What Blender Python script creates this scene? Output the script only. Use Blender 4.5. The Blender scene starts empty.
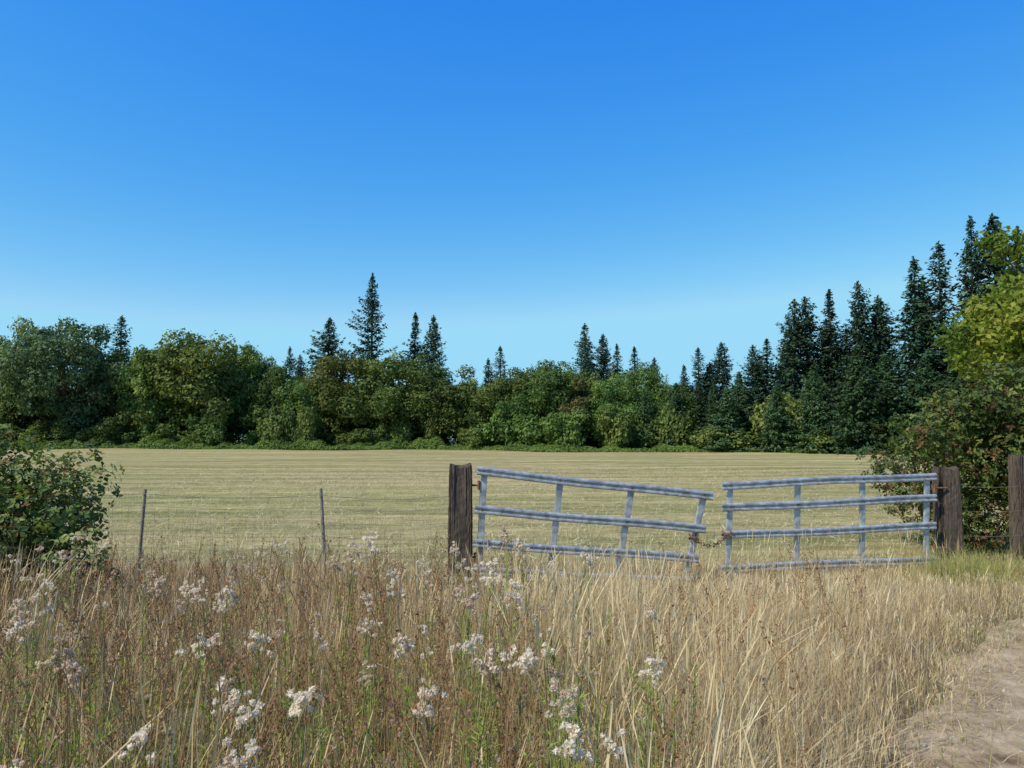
import bpy, math, numpy as np
from mathutils import Vector
S = bpy.context.scene
R = np.random.default_rng(7)
COL = S.collection

# ------------------------------------------------------------------ materials
def new_mat(name):
    m = bpy.data.materials.new(name); m.use_nodes = True
    nt = m.node_tree
    for n in list(nt.nodes): nt.nodes.remove(n)
    return m, nt, nt.nodes, nt.links

def ramp(nd, stops):
    r = nd.new('ShaderNodeValToRGB'); e = r.color_ramp.elements
    while len(e) < len(stops): e.new(0.5)
    for i, (p, c) in enumerate(stops):
        e[i].position = p; e[i].color = (c[0], c[1], c[2], 1)
    return r

def foliage_mat(name, cols, transl=0.3, objrand=0.0, rough=0.6, tcol=(1.3, 1.25, 0.6), spec=0.15):
    m, nt, nd, lk = new_mat(name)
    at = nd.new('ShaderNodeAttribute'); at.attribute_name = 'tint'
    n = len(cols)
    rp = ramp(nd, [(i/(n-1), c) for i, c in enumerate(cols)])
    fac = at.outputs['Fac']
    lk.new(fac, rp.inputs[0])
    col = rp.outputs[0]
    if objrand > 0:
        oi = nd.new('ShaderNodeObjectInfo')
        hs = nd.new('ShaderNodeHueSaturation')
        mr = nd.new('ShaderNodeMapRange'); mr.inputs[3].default_value = 1-objrand; mr.inputs[4].default_value = 1+objrand
        lk.new(oi.outputs['Random'], mr.inputs[0]); lk.new(mr.outputs[0], hs.inputs['Value'])
        m2 = nd.new('ShaderNodeMath'); m2.operation = 'MULTIPLY'; m2.inputs[1].default_value = 7.31
        m3 = nd.new('ShaderNodeMath'); m3.operation = 'FRACT'
        lk.new(oi.outputs['Random'], m2.inputs[0]); lk.new(m2.outputs[0], m3.inputs[0])
        mh = nd.new('ShaderNodeMapRange'); mh.inputs[3].default_value = 0.5-0.06*objrand; mh.inputs[4].default_value = 0.5+0.10*objrand
        lk.new(m3.outputs[0], mh.inputs[0]); lk.new(mh.outputs[0], hs.inputs['Hue'])
        lk.new(col, hs.inputs['Color']); col = hs.outputs[0]
    p = nd.new('ShaderNodeBsdfPrincipled')
    p.inputs['Roughness'].default_value = rough
    p.inputs['Specular IOR Level'].default_value = spec
    lk.new(col, p.inputs['Base Color'])
    o = nd.new('ShaderNodeOutputMaterial')
    if transl > 0:
        t = nd.new('ShaderNodeBsdfTranslucent')
        mx = nd.new('ShaderNodeMix'); mx.data_type = 'RGBA'; mx.blend_type = 'MULTIPLY'; mx.inputs[0].default_value = 1
        mx.inputs[7].default_value = (*tcol, 1)
        lk.new(col, mx.inputs[6]); lk.new(mx.outputs[2], t.inputs[0])
        ms = nd.new('ShaderNodeMixShader'); ms.inputs[0].default_value = transl
        lk.new(p.outputs[0], ms.inputs[1]); lk.new(t.outputs[0], ms.inputs[2]); lk.new(ms.outputs[0], o.inputs[0])
    else:
        lk.new(p.outputs[0], o.inputs[0])
    return m

M_dec = foliage_mat('deciduous_leaves', [(0.038,0.064,0.02),(0.092,0.138,0.034),(0.155,0.205,0.05),(0.225,0.26,0.075)], 0.28, 0.30)
M_decgrey = foliage_mat('willow_leaves', [(0.045,0.085,0.035),(0.10,0.16,0.065),(0.17,0.235,0.11)], 0.25, 0.1)
M_rust = foliage_mat('autumn_leaves', [(0.05,0.08,0.025),(0.10,0.11,0.035),(0.13,0.10,0.042),(0.11,0.15,0.04)], 0.25, 0.1)
M_con = foliage_mat('conifer_needles', [(0.014,0.034,0.018),(0.036,0.070,0.034),(0.078,0.118,0.052)], 0.1, 0.32)
M_con2 = foliage_mat('young_conifer_needles', [(0.022,0.05,0.022),(0.052,0.10,0.038),(0.10,0.15,0.055)], 0.12, 0.25)
M_maple = foliage_mat('maple_leaves', [(0.05,0.09,0.018),(0.10,0.16,0.028),(0.20,0.26,0.04),(0.36,0.35,0.07)], 0.45)
M_bramble = foliage_mat('bramble_leaves', [(0.04,0.07,0.018),(0.09,0.135,0.03),(0.155,0.21,0.05),(0.26,0.29,0.08)], 0.3, rough=0.5, spec=0.25)
M_bramble_dk = foliage_mat('thicket_leaves', [(0.03,0.045,0.014),(0.065,0.10,0.024),(0.115,0.16,0.038),(0.21,0.235,0.055)], 0.3, rough=0.5, spec=0.2)
M_bramble_dry = foliage_mat('bramble_dry_leaves', [(0.08,0.045,0.025),(0.16,0.08,0.04),(0.12,0.10,0.035),(0.24,0.15,0.07)], 0.25)
M_hedge = foliage_mat('hedge_leaves', [(0.05,0.08,0.02),(0.11,0.175,0.03),(0.17,0.25,0.055)], 0.3)
M_grass = foliage_mat('dry_grass', [(0.21,0.125,0.07),(0.38,0.26,0.135),(0.57,0.43,0.225),(0.71,0.57,0.33),(0.82,0.71,0.48)], 0.35, tcol=(1.1,1.0,0.8))
M_ggrass = foliage_mat('green_grass', [(0.16,0.19,0.045),(0.31,0.32,0.09),(0.48,0.44,0.18)], 0.35)
M_stub = foliage_mat('hay_stubble', [(0.25,0.24,0.10),(0.40,0.345,0.17),(0.53,0.46,0.255),(0.68,0.60,0.38)], 0.25, tcol=(1.1,1.0,0.8))
M_weedg = foliage_mat('weed_leaves', [(0.12,0.19,0.035),(0.25,0.34,0.06),(0.40,0.47,0.11)], 0.45)
M_stem = foliage_mat('weed_stems', [(0.24,0.12,0.06),(0.30,0.23,0.10),(0.25,0.31,0.09)], 0.1)
M_rw = foliage_mat('red_brown_seeds', [(0.15,0.06,0.035),(0.28,0.13,0.07),(0.38,0.22,0.12)], 0.2)
M_fluff = foliage_mat('seed_fluff', [(0.48,0.31,0.21),(0.70,0.56,0.42),(0.86,0.78,0.63),(0.92,0.87,0.75)], 0.5, tcol=(1.05,0.98,0.88), rough=0.9, spec=0.0)
def bark_mat(name, c1, c2, sc=(6,6,1.2)):
    m, nt, nd, lk = new_mat(name)
    tc = nd.new('ShaderNodeTexCoord'); mp = nd.new('ShaderNodeMapping'); mp.inputs['Scale'].default_value = sc
    nz = nd.new('ShaderNodeTexNoise'); nz.inputs['Scale'].default_value = 4; nz.inputs['Detail'].default_value = 8; nz.inputs['Roughness'].default_value = 0.7
    lk.new(tc.outputs['Object'], mp.inputs[0]); lk.new(mp.outputs[0], nz.inputs[0])
    rp = ramp(nd, [(0.3, c1), (0.7, c2)]); lk.new(nz.outputs[0], rp.inputs[0])
    p = nd.new('ShaderNodeBsdfPrincipled'); p.inputs['Roughness'].default_value = 0.9; p.inputs['Specular IOR Level'].default_value = 0.15
    bp = nd.new('ShaderNodeBump'); bp.inputs['Strength'].default_value = 0.8; bp.inputs['Distance'].default_value = 0.02
    lk.new(nz.outputs[0], bp.inputs['Height']); lk.new(bp.outputs[0], p.inputs['Normal'])
    lk.new(rp.outputs[0], p.inputs['Base Color'])
    o = nd.new('ShaderNodeOutputMaterial'); lk.new(p.outputs[0], o.inputs[0])
    return m
M_bark = bark_mat('tree_bark', (0.05,0.04,0.03), (0.14,0.12,0.10))
M_post = bark_mat('weathered_wood', (0.014,0.010,0.008), (0.17,0.13,0.10), (16,16,0.8))
M_grey = bark_mat('grey_weathered_stake', (0.14,0.12,0.10), (0.36,0.32,0.27), (14,14,2))
M_cane = bark_mat('bramble_cane', (0.09,0.05,0.035), (0.24,0.16,0.10))

def metal_mat(name, c1, c2, metallic, r1, r2, scale=25, rust=None):
    m, nt, nd, lk = new_mat(name)
    tc = nd.new('ShaderNodeTexCoord')
    nz = nd.new('ShaderNodeTexNoise'); nz.inputs['Scale'].default_value = scale; nz.inputs['Detail'].default_value = 6
    lk.new(tc.outputs['Object'], nz.inputs[0])
    rp = ramp(nd, [(0.35, c1), (0.65, c2)]); lk.new(nz.outputs[0], rp.inputs[0])
    p = nd.new('ShaderNodeBsdfPrincipled')
    col = rp.outputs[0]
    if rust:
        n2 = nd.new('ShaderNodeTexNoise'); n2.inputs['Scale'].default_value = 3.2; n2.inputs['Detail'].default_value = 9; n2.inputs['Roughness'].default_value = 0.75
        lk.new(tc.outputs['Object'], n2.inputs[0])
        r2_ = ramp(nd, [(0.57, (0,0,0)), (0.70, (0.75,0.75,0.75))]); lk.new(n2.outputs[0], r2_.inputs[0])
        mx = nd.new('ShaderNodeMix'); mx.data_type = 'RGBA'; mx.inputs[7].default_value = (*rust, 1)
        lk.new(r2_.outputs[0], mx.inputs[0]); lk.new(col, mx.inputs[6]); col = mx.outputs[2]
    lk.new(col, p.inputs['Base Color'])
    p.inputs['Metallic'].default_value = metallic
    mr = nd.new('ShaderNodeMapRange'); mr.inputs[3].default_value = r1; mr.inputs[4].default_value = r2
    lk.new(nz.outputs[0], mr.inputs[0]); lk.new(mr.outputs[0], p.inputs['Roughness'])
    o = nd.new('ShaderNodeOutputMaterial'); lk.new(p.outputs[0], o.inputs[0])
    return m
M_galv = metal_mat('galvanised_steel', (0.27,0.285,0.30), (0.52,0.54,0.55), 0.45, 0.32, 0.55, 14, rust=(0.24,0.20,0.16))
M_rust2 = metal_mat('rusty_steel', (0.12,0.05,0.025), (0.28,0.13,0.06), 0.2, 0.7, 0.9, 40)
M_wire = metal_mat('fence_wire', (0.13,0.105,0.09), (0.24,0.21,0.18), 0.3, 0.6, 0.8, 10)

# ------------------------------------------------------------------ mesh accumulation
class Acc:
    def __init__(s): s.V=[]; s.F=[]; s.T=[]; s.M=[]; s.n=0
    def add(s, V, F, T, mi=0):
        V = np.asarray(V, dtype=np.float64); F = np.asarray(F, dtype=np.int64)
        s.V.append(V); s.F.append(F + s.n); s.n += len(V)
        T = np.broadcast_to(np.asarray(T, dtype=np.float64), (len(V),))
        s.T.append(T); s.M.append(np.full(len(F), mi))
    def mesh(s, name, mats, smooth=False):
        V = np.concatenate(s.V).astype(np.float32); F = np.concatenate(s.F).astype(np.int32)
        T = np.concatenate(s.T).astype(np.float32); Mi = np.concatenate(s.M).astype(np.int32)
        me = bpy.data.meshes.new(name)
        me.vertices.add(len(V)); me.vertices.foreach_set('co', V.ravel())
        me.loops.add(F.size); me.loops.foreach_set('vertex_index', F.ravel())
        me.polygons.add(len(F))
        me.polygons.foreach_set('loop_start', np.arange(0, F.size, 4, dtype=np.int32))
        me.polygons.foreach_set('loop_total', np.full(len(F), 4, dtype=np.int32))
        for m in mats: me.materials.append(m)
        me.polygons.foreach_set('material_index', Mi)
        me.polygons.foreach_set('use_smooth', np.full(len(F), smooth))
        a = me.attributes.new('tint', 'FLOAT', 'POINT'); a.data.foreach_set('value', T)
        me.update(calc_edges=True)
        return me

def obj(name, me, loc=(0,0,0), parent=None, rot=0, sc=None, tilt=(0,0)):
    o = bpy.data.objects.new(name, me); COL.objects.link(o); o.location = loc
    o.rotation_euler = (tilt[0],tilt[1],rot)
    if sc is not None: o.scale = sc
    if parent: o.parent = parent
    return o
def empty(name, loc=(0,0,0)):
    return obj(name, None, loc)

def unit(v): return v/np.maximum(np.linalg.norm(v, axis=-1, keepdims=True), 1e-9)

def leaves(acc, C, N, s, asp, T, mi=0, tdir=None, fold=0.0):
    n = len(C)
    N = unit(N)
    r = R.normal(size=(n,3)) if tdir is None else tdir
    t = unit(r - N*np.sum(r*N, axis=1, keepdims=True)); b = np.cross(N, t)
    s = np.broadcast_to(s, (n,))[:,None]
    V = np.stack([C-t*s, C+b*s*asp+N*s*fold-t*s*0.15, C+t*s, C-b*s*asp+N*s*fold-t*s*0.15], axis=1).reshape(-1,3)
    F = np.arange(4*n).reshape(n,4)
    acc.add(V, F, np.repeat(np.broadcast_to(T,(n,)),4), mi)

def tube(acc, P, rad, sides=4, T=0.5, mi=0):
    P = np.asarray(P, float); k = len(P)
    rad = np.broadcast_to(rad, (k,))
    d = np.gradient(P, axis=0); d = unit(d)
    ref = np.array([0.3,0.9,0.1]) if abs(d[0][2]) > 0.7 else np.array([0,0,1.])
    a = unit(np.cross(d, ref)); b = np.cross(d, a)
    th = np.arange(sides)*2*np.pi/sides
    V = (P[:,None,:] + rad[:,None,None]*(np.cos(th)[None,:,None]*a[:,None,:] + np.sin(th)[None,:,None]*b[:,None,:])).reshape(-1,3)
    F = []
    for i in range(k-1):
        for j in range(sides):
            F.append((i*sides+j, i*sides+(j+1)%sides, (i+1)*sides+(j+1)%sides, (i+1)*sides+j))
    acc.add(V, F, T, mi)

def curve_pts(p0, p1, k=5, bend=0.1, up=0.0):
    p0 = np.array(p0,float); p1 = np.array(p1,float); t = np.linspace(0,1,k)[:,None]
    L = np.linalg.norm(p1-p0)
    off = R.normal(size=3)*bend*L; off[2] += up*L
    return p0*(1-t)+p1*t + 4*t*(1-t)*off*0.5

# ------------------------------------------------------------------ trees
def dec_mesh(name, H, Rr, nl, ls, mat, lobes=46, zlow=0.08, lsz=(0.2,0.36), irregular=0.2, loose=0.0):
    acc = Acc()
    zc = H*(1+zlow)/2; hz = H*(1-zlow)/2
    tube(acc, curve_pts((0,0,-0.3),(R.normal()*0.3,R.normal()*0.3,H*0.75),7,0.03), np.linspace(H*0.02,H*0.005,7), 7, 0.5, 1)
    Cs=[]; Rs=[]
    for i in range(lobes):
        d = unit(R.normal(size=3)); rr = R.uniform(0.45,0.85)*(1+R.normal()*irregular*0.4)
        c = np.array([d[0]*Rr*rr, d[1]*Rr*rr, zc+d[2]*hz*rr*1.0])
        lr = Rr*R.uniform(*lsz)*(1.0-0.25*max(0,d[2]))
        c[2] = max(c[2], lr*0.6)
        c[2] = min(c[2], H-lr*0.75)
        Cs.append(c); Rs.append(lr)
        if i % 3 == 0 or loose>0.3:
            tube(acc, curve_pts((0,0,max(H*0.12,c[2]*0.55)), c, 5, 0.08), np.linspace(H*0.008,H*0.002,5), 4, 0.5, 1)
    Cs=np.array(Cs); Rs=np.array(Rs)
    w = Rs**2; w/=w.sum()
    idx = R.choice(lobes, nl, p=w)
    lt = R.uniform(0.0,1.0,lobes)
    D = unit(R.normal(size=(nl,3)))
    ph = R.uniform(0,6.28,(lobes,3))
    bump = 1+0.26*np.sin(D[:,0]*5+ph[idx,0])*np.sin(D[:,1]*5+ph[idx,1])+0.18*np.sin(D[:,2]*9+ph[idx,2])
    rad = Rs[idx]*bump*(0.62-0.3*loose+(0.42+0.45*loose)*R.uniform(size=nl)**0.6)
    stray = R.uniform(size=nl) < 0.06
    rad = np.where(stray, rad*1.18, rad)
    P = Cs[idx] + D*rad[:,None]*np.array([1,1,0.85])
    P[:,2] = np.maximum(P[:,2], 0.1)
    N = D + R.normal(size=(nl,3))*(0.55+0.4*loose) + np.array([0,0,0.35])
    T = np.clip(lt[idx]*0.6+R.uniform(0,0.45,nl),0,1)
    leaves(acc, P, N, ls*R.uniform(0.6,1.3,nl), 0.62, T, 0)
    return acc.mesh(name, [mat, M_bark])

def con_mesh(name, H, Rr, mat, seed=0, z0=0.04, dens=1.0, spray=0.34, gap=0.0, p=0.85, rag=1.0):
    acc = Acc()
    tube(acc, [(0,0,-0.3),(0.05,0,H*0.5),(0,0,H*0.99)], [H*0.014,H*0.008,0.02], 7, 0.5, 1)
    C=[];N=[];TD=[];T=[];SZ=[]
    z = H*z0; ga = 0
    S1 = R.uniform(0,6.28,4); wf=R.uniform(5,11,4)
    while z < H*0.98:
        f = z/H
        nb = int(8*dens) if f < 0.85 else int(6*dens)
        lvl = R.uniform(0.72,1.18)
        for b in range(nb):
            if R.uniform() < gap*f*(1-f)*4: continue
            az = ga + b*2*np.pi/nb + R.normal()*0.3
            drift = 1+rag*(0.16*np.sin(az+S1[0]+f*wf[0])+0.14*np.sin(2*az+S1[1]+f*wf[1])+0.10*np.sin(3*az+S1[2]+f*wf[2]*2))
            long_ = 1.25 if R.uniform()<0.10 else 1.0
            L = (Rr*(1-f)**p*lvl*drift*long_*R.uniform(0.6,1.12)*(min(1,f/0.12)*0.25+0.75)) + 0.18
            slope = -0.32+0.70*f+R.normal()*0.10
            n = max(6, int(L*10.5*dens))
            u = R.uniform(0.08,1,n)**0.8
            side = R.normal(size=n)*0.29*L*(1.10-u)
            dz = slope*L*u + 0.16*L*u**3 - np.abs(side)*0.45 - R.uniform(0,0.25,n) + R.normal(size=n)*0.07
            ca,sa = np.cos(az),np.sin(az)
            C.append(np.stack([ca*L*u - sa*side, sa*L*u + ca*side, z+dz],1))
            nn = np.tile([0,0,0.9],(n,1)) + R.normal(size=(n,3))*0.5 + np.array([ca,sa,0])*0.5
            N.append(nn)
            TD.append(np.stack([ca - sa*np.sign(side)*0.7, sa + ca*np.sign(side)*0.7, np.full(n,-0.45+0.5*f)],1)+R.normal(size=(n,3))*0.25)
            T.append(np.clip(R.uniform(0.0,0.65)+R.uniform(-0.1,0.5,n)*u,0,1)); SZ.append(np.full(n, spray*(0.52+0.5*(1-f)))*R.uniform(0.6,1.3,n))
            if b % 3 == 0 and L > 1:
                tube(acc, [(0,0,z),(ca*L*0.5,sa*L*0.5,z+slope*L*0.5),(ca*L*0.95,sa*L*0.95,z+slope*L*0.95+0.1*L)], [0.05,0.03,0.01], 3, 0.5, 1)
        ga += 0.9
        z += (0.46*(1-f)+0.22)*R.uniform(0.75,1.3)*H/20
    n=40
    C.append(np.stack([R.normal(size=n)*0.07,R.normal(size=n)*0.07,R.uniform(H*0.95,H*1.0,n)],1)); N.append(R.normal(size=(n,3))); TD.append(np.tile([0,0,1.],(n,1))+R.normal(size=(n,3))*0.3); T.append(np.full(n,0.5)); SZ.append(np.full(n,spray*0.5))
    leaves(acc, np.concatenate(C), np.concatenate(N), np.concatenate(SZ), 0.42, np.concatenate(T), 0, tdir=np.concatenate(TD))
    return acc.mesh(name, [mat, M_bark])

D = [dec_mesh('dec%d'%i, 16, 7, 22000, 0.225, M_dec, lobes=[40,70,52,90,60,75][i], lsz=[(0.2,0.4),(0.14,0.3),(0.18,0.36),(0.12,0.26),(0.2,0.34),(0.12,0.32)][i], irregular=0.45, loose=0.12) for i in range(6)]
DG = dec_mesh('decgrey', 18, 9, 30000, 0.24, M_decgrey, lobes=80, lsz=(0.13,0.3), irregular=0.3, loose=0.15)
DR = dec_mesh('decrust', 10, 4, 12000, 0.2, M_rust, lobes=36)
SH = [dec_mesh('shrub%d'%i, 4, 3.2, 6000, 0.17, M_dec, lobes=24, zlow=0.0, irregular=0.4) for i in range(3)]
KR=[4.2,4.9,3.8,4.5,5.2,4.0]
K = [con_mesh('con%d'%i, 20, KR[i], M_con, dens=[1.15,1.2,1.05,1.2,1.15,1.0][i], gap=[0.2,0.1,0.4,0.15,0.3,0.4][i], p=[0.95,0.8,1.05,0.7,0.9,0.85][i], rag=[1,1.3,1,1.5,1.2,1.6][i]) for i in range(6)]
K2 = [con_mesh('ycon%d'%i, 12, [3.7,3.3,4.0][i], M_con2, dens=1.35, z0=0.01, spray=0.27, rag=1.2) for i in range(3)]
KT = con_mesh('tall_fir', 27, 5.8, M_con, dens=1.2, gap=0.3, spray=0.38, p=0.85, rag=1.5)

line = empty('distant_tree_line'); 
def put(parent, me, baseH, baseR, x, y, H, r, nm, tl=0.0):
    sz = H/baseH; sr = r/baseR
    obj(nm, me, (x,y,0), parent, R.uniform(0,6.28), (sr*R.uniform(0.92,1.08),sr,sz), (R.normal()*tl,R.normal()*tl))
kd=[0]; kc=[0]
def pd(x,y,H,r,me=None,p=None):
    kd[0]+=1
    if me is DG: put(p or line, DG,18,9,x,y,H,r,'willow_crown')
    elif me is DR: put(p or line, DR,10,4,x,y,H,r,'autumn_tree')
    else: put(p or line, D[(kd[0]*5+kd[0]//6)%6],16,7,x,y,H,r,'broadleaf_tree')
def pc(x,y,H,r=None,p=None):
    kc[0]+=1; r = r or H*0.25
    i=(kc[0]*5+kc[0]//6)%6; put(p or line, K[i],20,KR[i],x,y,H,r*R.uniform(0.92,1.18),'conifer',0.012)
def py(x,y,H,r=None,p=None):
    kc[0]+=1; r = r or H*0.31
    i=kc[0]%3; put(p or line, K2[i],12,[3.7,3.3,4.0][i],x,y,H,r,'young_conifer',0.02)

for a in [(-86,118,20,7),(-77,119,21,5.5),(-54.5,116,16.4,5.5),(-48.8,116,18.8,8),(-41.6,120,18.6,5),(-32,116,12,5),
          (-24.8,116,16.0,7),(-17.3,114,15.2,7.5),(-9.9,112,12.8,6),(-3.9,110,10.5,4.5),(0.8,106,12.2,5),(4.9,100,12.6,5.4),(9.5,101,11.8,4.6),
          (16.6,100,12.2,3.8),(12.6,96,10,4.2),(20,96,8.4,4.0),(-37,117,14,5),(-60,120,16.5,6)]:
    pd(*a)
pd(-66.6,114,20.2,9,DG)
pd(7.8,97.5,9.6,3.2,DR)
for a in [(-67.4,132,22.8),(-37.2,128,16.8),(-29.8,123,21,5.4),(-16,126,22.2),(-13.0,126,21.8),(-34,124,15),(-3.9,124,14.5),(-1.8,128,17),
          (11,115,18.8,4.8),(13.9,115,17.2,4.5),(15.8,113,15.4,4.2),(17.9,112,14.9,4.2),(19.3,104,12.5),(21.9,98,11),(23.9,98,13.2,3.4),(25.4,99,10.8),(26.9,98,13.8,3.6),(28.9,92,12.8,3.6),(22.6,94,8.6),(10.6,108,14)]:
    pc(*a)
for x in np.arange(-100, 34, 4.2):
    y = 136 + R.normal()*2 - max(0,x)*0.6
    if R.uniform()<0.3: pc(x+R.normal(), y, R.uniform(10,14))
    else: pd(x+R.normal(), y, R.uniform(10,13.5), R.uniform(5.5,7.5))
for x in np.arange(-96, 20, 6):
    pd(x+R.normal(), 126-max(0,x)*0.7, R.uniform(8,11), R.uniform(5.5,7))
for x in (16,19.5,23,26.5,30): py(x,93-(x-16)*0.6,R.uniform(6.5,9))
def edge_y(x):
    return np.interp(x, [-110,-10,3,10,22,30,45,60,90],[112,108,95,92,88,78,71,70,68])
for x in np.concatenate([np.arange(-98,-2,4.6), np.arange(-2,34,3.4)]):
    i = R.integers(3)
    put(line, SH[i],4,3.2, x+R.normal()*1.5, edge_y(x)+R.uniform(1,4), R.uniform(2.5,7), R.uniform(2.3,3.8),'shrub')
obj('tall_fir_tree', KT, (-22.2,121,0), None, 0.4, (1.0,1.0,1.03))

grove = empty('conifer_grove')
for a in [(32.0,88,17.6,4.8),(34.1,88.5,18.0,4.5),(36.6,88,18.6,4.8),(39.3,86,19.3,4.9),(41.8,87,17.8,4.5),(42.4,80,20.8,5.2),(45.0,80,22.2,5.4),
          (46.9,78,24.4,5.5),(49.8,78,24.7,5.6),(52.2,79,23.5,5),(55,76,25,5),(59,78,26,5),(64,76,25,5),(43.5,90,18,5),(48,88,20,5),(69,76,24,5),(75,77,26,5),(30.5,92,13.5,3.8),(38,92,16,4.8),(34,94,15,4.8),(40.5,93,15,5),(31,96,12,5)]:
    pc(*a, p=grove)
for a in [(27.4,80,7.2,2.8),(23.5,84,7,2.8),(30.5,78,8.5,3.0),(34.2,76,10.8,3.8),(37.6,77,10,3.8),(40.5,75,9.5,3.8),(43.5,74,11.5,4.2),(46.5,73,12.5,4.2),(50,72,12.5,4.2),(54,73,12,4),(59,72,12,4),
          (32.5,81,8,3.4),(36,80,9,3.6),(25.5,86,9,2.8)]:
    py(*a, p=grove)
for x in np.arange(33,80,2.4):
    i=R.integers(3); put(grove, SH[i],4,3.2,x,edge_y(x)+R.uniform(0,2),R.uniform(1.5,4.2),R.uniform(1.8,3.2),'shrub')

# bright bramble hedge at the foot of the trees
acc=Acc(); n=42000
x=R.uniform(-110,30,n); u=R.uniform(size=n)
hh = 0.9+0.5*np.sin(x*0.35)+0.35*np.sin(x*1.1+1)+0.3*np.sin(x*2.3)
hh = np.clip(hh,0.35,1.9)*np.where(x>0,0.6,1.0)
th=u*np.pi*0.6
P=np.stack([x, edge_y(x)-2.6+2.4*(1-np.cos(th))+R.normal(size=n)*0.2, hh*np.sin(th)+R.normal(size=n)*0.08],1); P[:,2]=np.abs(P[:,2])
leaves(acc,P,np.stack([R.normal(size=n)*0.5,-np.cos(th),np.sin(th)+0.3],1)+R.normal(size=(n,3))*0.3,0.17*R.uniform(0.6,1.4,n),0.5,np.clip(R.uniform(0,1,n)*0.6+0.3*np.sin(x*0.4)**2,0,1))
obj('bramble_hedge', acc.mesh('hedge',[M_hedge]))

# ------------------------------------------------------------------ maple at right
maple = dec_mesh('maple', 9.4, 3.9, 28000, 0.105, M_maple, lobes=95, zlow=0.06, lsz=(0.10,0.22), irregular=0.6, loose=0.55)
obj('maple_tree', maple, (18.3,25,0), None, 1.0)

# ------------------------------------------------------------------ brambles near camera
def bramble(name, lobes, nl, ls, dryfrac, canes, mat):
    acc=Acc()
    Cs=np.array([l[:3] for l in lobes]); Rs=np.array([l[3] for l in lobes]); w=Rs**2; w/=w.sum()
    idx=R.choice(len(Rs),nl,p=w); Dd=unit(R.normal(size=(nl,3)))
    bump=1+0.2*np.sin(Dd[:,0]*6+idx)*np.sin(Dd[:,1]*6+2*idx)+0.12*np.sin(Dd[:,2]*11+idx)
    P=Cs[idx]+Dd*(Rs[idx]*bump*(0.50+0.62*R.uniform(size=nl)**0.7))[:,None]
    P[:,2]=np.abs(P[:,2])
    N=Dd+R.normal(size=(nl,3))*0.6+np.array([0,0,0.5])
    T=np.clip(R.uniform(0,0.7,nl)+0.35*np.sin(idx*1.7)**2,0,1)
    low = 1-np.clip(P[:,2]/1.0,0,1)
    dry = R.uniform(size=nl) < dryfrac*(0.4+1.6*low)
    for mask,mi in ((~dry,0),(dry,1)):
        C=P[mask]; nn=N[mask]; t=T[mask]; k=len(C)
        td=R.normal(size=(k,3)); s=ls*R.uniform(0.5,1.3,k)
        Nn=unit(nn); tt=unit(td-Nn*np.sum(td*Nn,axis=1,keepdims=True)); bb=np.cross(Nn,tt)
        leaves(acc,C+tt*s[:,None],nn,s,0.6,t,mi,tdir=tt,fold=0.15)
        leaves(acc,C+bb*s[:,None]*0.85,nn+R.normal(size=(k,3))*0.15,s*0.8,0.6,t,mi,tdir=bb+0.3*tt,fold=0.15)
        leaves(acc,C-bb*s[:,None]*0.85,nn+R.normal(size=(k,3))*0.15,s*0.8,0.6,t,mi,tdir=-bb+0.3*tt,fold=0.15)
    for i in range(canes):
        j=R.integers(len(Rs)); a=R.uniform(0,6.28); L=Rs[j]*R.uniform(1.0,1.6)
        p0=Cs[j]+np.array([0,0,-Rs[j]*0.5]); p0[2]=max(p0[2],0)
        p1=Cs[j]+np.array([np.cos(a)*L,np.sin(a)*L,Rs[j]*R.uniform(-0.1,0.8)]); p1[2]=max(p1[2],0.05)
        pts=curve_pts(p0,p1,8,0.05,0.45)
        tube(acc,pts,np.linspace(0.006,0.002,8),4,0.5,2)
        kk=26; tpar=R.uniform(0.4,1,kk); ip=np.stack([np.interp(tpar,np.linspace(0,1,8),pts[:,q]) for q in range(3)],1)
        leaves(acc,ip+R.normal(size=(kk,3))*0.03,R.normal(size=(kk,3))*0.6+np.array([0,0,1.]),ls*R.uniform(0.6,1.1,kk),0.6,R.uniform(0.3,1,kk),0 if R.uniform()>dryfrac else 1,fold=0.15)
    obj(name, acc.mesh(name,[mat,M_bramble_dry,M_cane]))
lob=[]
for i in range(20):
    a=R.uniform(0,6.28); r=R.uniform(0,0.85)
    lob.append((-4.65+np.cos(a)*r, 6.7+np.sin(a)*r, R.uniform(0.25,1.15), R.uniform(0.30,0.50)))
lob += [(-4.4,6.6,1.45,0.30),(-4.12,6.5,1.18,0.34),(-3.84,6.5,0.85,0.32),(-3.62,6.4,0.52,0.32),(-4.75,6.6,1.50,0.33),(-5.3,6.9,1.4,0.55),(-5.9,7,1.2,0.8),(-6.8,7.2,1.2,0.9),(-3.75,6.6,0.25,0.35),(-4.3,6.2,0.7,0.4),(-4.2,6.3,0.3,0.4)]
bramble('blackberry_bush', lob, 11500, 0.032, 0.26, 80, M_bramble)
lob=[]
for i in range(46):
    x=R.uniform(5.8,10.5); top=np.interp(x,[5.6,6.0,6.5,7,8,11],[1.8,2.25,2.5,2.7,3.0,3.3])
    lob.append((x, R.uniform(10.3,12.0), R.uniform(0.3,top-0.4), R.uniform(0.3,0.6)))
lob += [(5.7,10.4,1.55,0.30),(5.40,10.35,1.45,0.22),(5.2,10.3,1.30,0.16),(6.0,10.5,1.95,0.30),(6.3,10.4,2.1,0.36),(6.7,10.5,2.2,0.42),(7.2,10.5,2.3,0.45),(5.9,10.6,1.1,0.4),(5.95,10.6,0.5,0.4),(6.5,10.5,0.4,0.4),(6.5,10.4,1.3,0.45),(7.0,10.4,1.0,0.5)]
bramble('blackberry_thicket', lob, 18000, 0.038, 0.28, 150, M_bramble_dk)

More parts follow.
